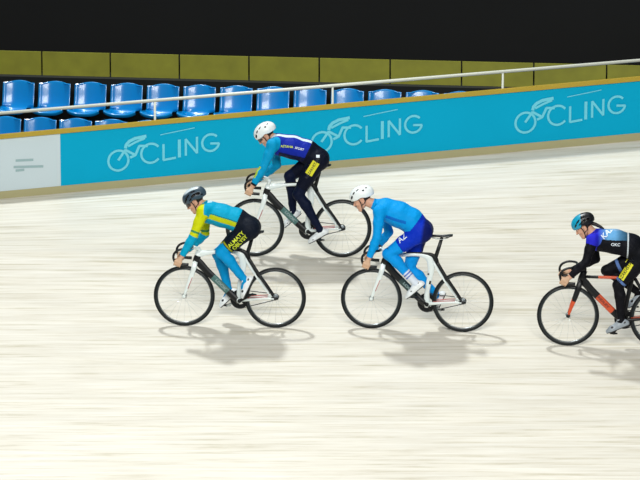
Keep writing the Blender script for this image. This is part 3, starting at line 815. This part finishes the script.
    if S.get('glasses'):
        g = MB(); pts = [(.055, -.078, .022), (.085, -.058, .018), (.108, -.03, .014), (.114, 0, .016), (.108, .03, .014), (.085, .058, .018), (.055, .078, .022)]
        g.sweep([Hm @ Vector(p) for p in catmull(pts, 4)], .017, .003, n=8, ref=(Hm.to_3x3() @ Vector((1, 0, 0)))[:])
        g.build('sunglasses', M['lens'], root)
    if S.get('hair'):
        g = MB(); g.sweep([Hm @ Vector(p) for p in catmull([(-.085, 0, .01), (-.12, 0, -.03), (-.155, .01, -.08), (-.18, .015, -.12)], 5)], interp([.02, .02, .016, .006], 5), n=10); g.build('hair', M['hair'], root)
    # lettering and panels printed on the garments, laid on the cloth from both sides
    def decal(gname, verts2, faces, px, py, ang, mt, name, both=True, dy=.0025):
        ob = G[gname]; me = ob.data; bv = BVHTree.FromPolygons([v.co[:] for v in me.vertices], [tuple(p.vertices) for p in me.polygons])
        ctr = J(px, py, .12); ca, sa = math.cos(R(ang)), math.sin(R(ang))
        for sd in ((1, -1) if both else (1,)):
            out = []; okv = []
            for x, y in verts2:
                if sd < 0: x = -x
                X_ = ctr.x - (x * ca - y * sa); Z_ = ctr.z + (x * sa + y * ca)
                if sd < 0: X_ = ctr.x - (x * ca - y * sa)
                h_ = bv.ray_cast(Vector((X_, sd * .6, Z_)), Vector((0, -sd, 0)))
                okv.append(h_[0] is not None); out.append((X_, (h_[0].y if h_[0] is not None else 0) + sd * dy, Z_))
            g = MB(); fs = [f if sd > 0 else tuple(f)[::-1] for f in faces if all(okv[k] for k in f) and max(out[k][1] for k in f) - min(out[k][1] for k in f) < .09]
            if fs: g.add(out, fs); g.build(name, mt, ob)
    def text(gname, s_, px, py, hpx, ang, mt, bold=0.0, name='lettering', both=False):
        vs_, fs_ = text_mesh(s_, hpx / sc * 1.4, bold); tri = []
        for f in fs_:
            for i in range(1, len(f) - 1): tri.append((f[0], f[i], f[i + 1]))
        vv = [(v[0], v[1]) for v in vs_]; fin = []
        while tri:
            t = tri.pop(); e = [math.dist(vv[t[i]], vv[t[(i + 1) % 3]]) for i in range(3)]; k = e.index(max(e))
            if e[k] < .008 or len(fin) > 6000: fin.append(t); continue
            a, b_, c_ = t[k], t[(k + 1) % 3], t[(k + 2) % 3]; vv.append(((vv[a][0] + vv[b_][0]) / 2, (vv[a][1] + vv[b_][1]) / 2)); m_ = len(vv) - 1
            tri += [(a, m_, c_), (m_, b_, c_)]
        decal(gname, vv, fin, px, py, ang, mt, name, both=gname == 'jersey', dy=.004)
    def panel(gname, wpx, hpx, px, py, ang, mt):
        n = 14; m_ = 8; vv = [((i / n - .5) * wpx / sc, (j / m_ - .5) * hpx / sc) for i in range(n + 1) for j in range(m_ + 1)]
        ff = [(i * (m_ + 1) + j, (i + 1) * (m_ + 1) + j, (i + 1) * (m_ + 1) + j + 1, i * (m_ + 1) + j + 1) for i in range(n) for j in range(m_)]
        decal(gname, vv, ff, px, py, ang, mt, 'printed_panel', both=False, dy=.002)
    S['print'](text, panel)
    return root
def blend(c, mask, rgb):
    c[mask] = cols(rgb)[0]; return c
def seg_d(u, v, a, b):   # signed position of (u, v) above/below the line a-b (positive below, picture sense)
    return (v - a[1]) - (u - a[0]) * (b[1] - a[1]) / (b[0] - a[0])
SHP = [((.11, 0, .05), (.018, .06, .014)), ((-.03, 0, .05), (.018, .06, .012))]
# rider 1: turquoise and yellow
def j1(c):
    k = np.tile(cols((0, 158, 198)), (len(c['u']), 1)); u, v, g = c['u'], c['v'], c['g']
    arm = np.isin(g, ['arm0', 'arm1', 'arm2'])
    tor = (g == 'torso')
    d = seg_d(u, v, (206, 215.5), (238, 225)); blend(k, tor & (np.abs(d) < 2.5), (186, 196, 20)); blend(k, tor & (d > -3.6) & (d < -2.5), (0, 120, 120))
    blend(k, (g == 'arm1') & (c['tua'] < 1.02), (200, 208, 12)); blend(k, (g == 'arm0') & (u < 204.5), (200, 208, 12)); blend(k, (g == 'neck'), (200, 208, 12)); blend(k, (g == 'torso') & (u < 202), (200, 208, 12))
    blend(k, (g == 'arm1') & (c['tua'] > .8) & (c['tua'] < .88), (60, 140, 90)); blend(k, (g == 'torso') & (seg_d(u, v, (205, 207), (215, 203)) < 0) & (u < 214) & (u > 207) & (v < 204.5), (190, 225, 235))
    return k
def s1(c):
    k = np.tile(cols((12, 20, 34)), (len(c['u']), 1)); blend(k, (c['g'] == 'thigh') & (c['tth'] > .70) & (c['tth'] < .75), (150, 150, 30)); return k
def l1(c): return np.tile(cols((0, 146, 208)), (len(c['u']), 1))
def p1(text, panel):
    text('shorts', 'ALMATY', 236.4, 238.7, 3.9, 47, M['yellow'], .0012); text('shorts', 'OBLYSY', 240.3, 241.9, 3.9, 47, M['yellow'], .0012)
# rider 2: royal blue torso, turquoise sleeves
def j2(c):
    k = np.tile(cols((18, 40, 158)), (len(c['u']), 1)); u, v, g = c['u'], c['v'], c['g']
    arm = np.isin(g, ['arm0', 'arm1', 'arm2', 'neck']); blend(k, arm, (0, 150, 200)); blend(k, (g == 'torso') & (u < 275), (0, 150, 200))
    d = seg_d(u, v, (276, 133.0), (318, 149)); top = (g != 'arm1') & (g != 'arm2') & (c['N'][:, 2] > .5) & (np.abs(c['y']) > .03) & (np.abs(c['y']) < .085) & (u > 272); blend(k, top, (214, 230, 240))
    dl = seg_d(u, v, (280, 152), (303, 157)); blend(k, (g == 'torso') & (dl > 0) & (u > 279), (10, 16, 60))
    blend(k, (g == 'arm2') & (c['N'][:, 0] > .55) & (c['side'] > 0) & (c['tar'] < .6), (170, 200, 60)); blend(k, (g == 'arm2') & (c['tar'] > .82), (14, 18, 26))
    return k
def s2(c): return np.tile(cols((8, 14, 32)), (len(c['u']), 1))
def l2(c): return np.tile(cols((8, 18, 44)), (len(c['u']), 1))
def p2(text, panel):
    panel('shorts', 15, 7.5, 312.5, 167.5, 59, M['yellow_panel']); text('shorts', 'KAZAKHSTAN', 312.5, 167.5, 2.6, 59, M['darkprint'], .0006)
    text('jersey', 'ASTANA', 287, 146, 2.3, -3, M['yellow'], .0008); text('jersey', 'SPORT', 299.5, 148.2, 2.2, -14, M['whiteprint'], .0006)
    panel('shorts', 3.4, 2.6, 318, 155.5, 0, M['whiteprint'])
# rider 3: sky blue
def j3(c):
    k = np.tile(cols((0, 150, 224)), (len(c['u']), 1)); u, v, g = c['u'], c['v'], c['g']
    d = seg_d(u, v, (386, 217), (404, 222)); blend(k, (g == 'torso') & (np.abs(d) < 1.6) & (u > 386) & (u < 406), (10, 104, 196)); return k
def s3(c):
    u, v = c['u'], c['v']; w = np.clip((u - (421 + (232 - v) * .1)) / 3.0, 0, 1)[:, None]
    return cols((6, 48, 186)) * (1 - w) + cols((8, 22, 92)) * w
def l3(c):
    k = np.tile(cols((4, 148, 228)), (len(c['u']), 1)); L_ = (c['g'] != 'thigh') & (c['side'] > 0); blend(k, L_ & (c['tsh'] > .62), (214, 224, 236))
    blend(k, L_ & (c['tsh'] > .66) & (c['tsh'] < .69), (30, 80, 190)); blend(k, L_ & (c['tsh'] > .73) & (c['tsh'] < .76), (30, 80, 190)); return k
def p3(text, panel):
    text('shorts', 'AZ', 402.3, 237.6, 5.2, 42, M['whiteprint'], .001); panel('leg', 3.4, .7, 387, 247.8, -35, M['darkprint'])
# rider 4: violet blue shoulders, black
def j4(c):
    u, v, g = c['u'], c['v'], c['g']; w = np.clip((u - 597) / 10, 0, 1)[:, None]
    k = cols((38, 40, 196)) * (1 - w) + cols((96, 158, 206)) * w
    w3 = np.clip((u - 614) / 13, 0, 1)[:, None]; k = k * (1 - w3) + cols((30, 66, 84)) * w3
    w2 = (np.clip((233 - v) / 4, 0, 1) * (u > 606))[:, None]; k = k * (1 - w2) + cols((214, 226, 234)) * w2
    blend(k, (g == 'torso') & (seg_d(u, v, (597, 240), (630, 241)) > 0) & (u > 597), (12, 14, 22)); blend(k, ((g == 'arm1') & (c['tua'] > .22)) | (g == 'arm2'), (12, 12, 20)); blend(k, (g == 'torso') & (u > 629), (12, 14, 22))
    blend(k, (g == 'torso') & (u > 627) & (u < 628.2), (200, 210, 215)); return k
def s4(c):
    k = np.tile(cols((12, 14, 20)), (len(c['u']), 1)); t = c['tth']; th = c['g'] == 'thigh'
    blend(k, th & (t > .84) & (c['side'] > 0), (90, 120, 176)); blend(k, th & (t > .62) & (t < .70) & (c['side'] < 0), (90, 120, 176)); return k
def l4(c): return np.tile(cols((14, 15, 20)), (len(c['u']), 1))
def p4(text, panel):
    text('jersey', 'KAZ', 607.5, 233.0, 5, 42, M['whiteprint'], .0012); text('jersey', 'OKC', 615.5, 244, 3.0, 0, M['whiteprint'], .0008)
    panel('shorts', 19, 6.5, 625.5, 270.5, 60, M['yellow_panel']); text('shorts', 'KAZAKHSTAN', 625.5, 270.5, 3.0, 60, M['darkprint'], .0006)
W = (228, 234, 236)
RID = [
 dict(fr=(183.8, 325.8), rr=(275.4, 327.8), style='white', th=150, fx=.045, dz=0, blabel='white and black track bicycle ridden by the cyclist in turquoise and yellow jersey',
      label='cyclist in turquoise and yellow jersey and black shorts, dark helmet, leftmost rider', s=95, ear=(195.6, 203), pitch=30, spine=[(208.5, 212, 10.8), (222, 215.5, 10.8), (236, 219.5, 10.8), (248, 227, 11)],
      neck=(204, 207), sh=(203.2, 211.5), ne=(193.5, 236), fe=(205, 234), nh=49, fh=49, hip=(247, 230.5), nk=(221, 252.5), nf=(.42, -.91), ff=(.72, -.69), hemt=.76, helmet='slate', glasses=True, shoe=W, patch=SHP, jc=j1, sc=s1, lc=l1, print=p1, hem=.15),
 dict(fr=(254.8, 256.3), rr=(342.0, 257.2), style='white', th=209, dz=.035, blabel='white and black track bicycle highest on the banking, nearest to the cyan banner',
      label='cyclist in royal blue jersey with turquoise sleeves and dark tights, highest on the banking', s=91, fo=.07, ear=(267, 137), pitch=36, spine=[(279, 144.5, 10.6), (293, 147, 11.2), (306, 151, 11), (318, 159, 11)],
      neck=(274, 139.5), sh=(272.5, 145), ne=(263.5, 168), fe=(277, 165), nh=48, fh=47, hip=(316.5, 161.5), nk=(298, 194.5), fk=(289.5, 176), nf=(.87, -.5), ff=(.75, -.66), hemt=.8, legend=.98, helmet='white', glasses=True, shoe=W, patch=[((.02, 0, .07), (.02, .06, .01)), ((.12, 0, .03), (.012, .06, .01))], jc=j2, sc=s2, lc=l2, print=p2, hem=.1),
 dict(tube='dark_teal', fr=(370.3, 328.3), rr=(462.2, 332.0), style='white', th=30, dz=.0, blabel='white and black track bicycle with visible black saddle under the cyclist in sky blue',
      label='cyclist in sky blue jersey and blue shorts with white helmet, third from the left', s=95, ear=(362.6, 201), pitch=24, spine=[(385.5, 209.5, 11.2), (399, 214.5, 12.2), (411, 220.5, 11.8), (421, 231, 11.5)],
      neck=(376.5, 205), sh=(379.5, 211.5), ne=(377, 237), fe=(389, 232), nh=49, fh=48, hip=(419.5, 233), nk=(388, 254), nf=(.75, -.66), ff=(.4, -.91), hemt=.62, legend=.9, helmet='white', shoe=W, patch=[((-.02, 0, .07), (.012, .06, .012)), ((.09, 0, .045), (.012, .06, .008))], jc=j3, sc=s3, lc=l3, print=p3, hem=.35),
 dict(fr=(566.7, 345.6), rr=(660.0, 348.5), style='black', th=-48, dz=0.0, blabel='black track bicycle with orange down tube panel, at the right edge',
      label='cyclist in violet blue and black kit with turquoise helmet at the right edge', s=97, ear=(584.8, 228.5), pitch=32, spine=[(600, 240, 11), (615, 241.5, 11.5), (631, 246, 11.5), (645, 255, 11.5)],
      neck=(593.5, 234.5), sh=(592.5, 240), ne=(586, 262), fe=(596, 259), nh=48, fh=47, hip=(643.5, 258), nk=(618, 285), fk=(606.5, 270.5), nf=(.9, -.4), ff=(.8, -.6), hemt=.9, helmet='teal', hair=True, hs=.92, w=.95, shoe=(150, 160, 168), patch=SHP, jc=j4, sc=s4, lc=l4, print=p4, hem=.1),
]
for S in RID:
    Mx = frame_matrix(S['fr'], S['rr'])
    b_, PED, half = bike(Mx, S['blabel'], S['style'], S['th'], S['dz'], S.get('tube', 'grey_teal'))
    rider(Mx, PED, half, S)
# ------------------------------------------------------------------ lights of the hall
def area(name, loc, target, size, power, col=(1, 1, 1)):
    l = bpy.data.lights.new(name, 'AREA'); l.shape = 'RECTANGLE'; l.size, l.size_y = size; l.energy = power; l.color = col
    o = bpy.data.objects.new(name, l); C.objects.link(o); o.location = loc
    o.rotation_euler = (Vector(target) - Vector(loc)).to_track_quat('-Z', 'Y').to_euler(); return o
area('floodlight', (-5.4, 9.0, 24), (0, .5, 0), (1.5, 1.5), 4600, (.96, 1, 1))
area('floodlight', (0, -16, 10), (0, 1, .5), (14, 4), 3300, (1, .99, .95))
area('floodlight', (0, 2, 13), (0, 0, 0), (14, 8), 300, (1, 1, .95))
w = bpy.data.worlds.new('hall_air'); bpy.context.scene.world = w; w.use_nodes = True
w.node_tree.nodes['Background'].inputs[0].default_value = (.8, .9, 1, 1); w.node_tree.nodes['Background'].inputs[1].default_value = .12
sc_ = bpy.context.scene; vs_ = sc_.view_settings; vs_.view_transform = 'Standard'; vs_.look = 'None'; vs_.exposure = 0.0; vs_.gamma = 1; vs_.use_curve_mapping = False
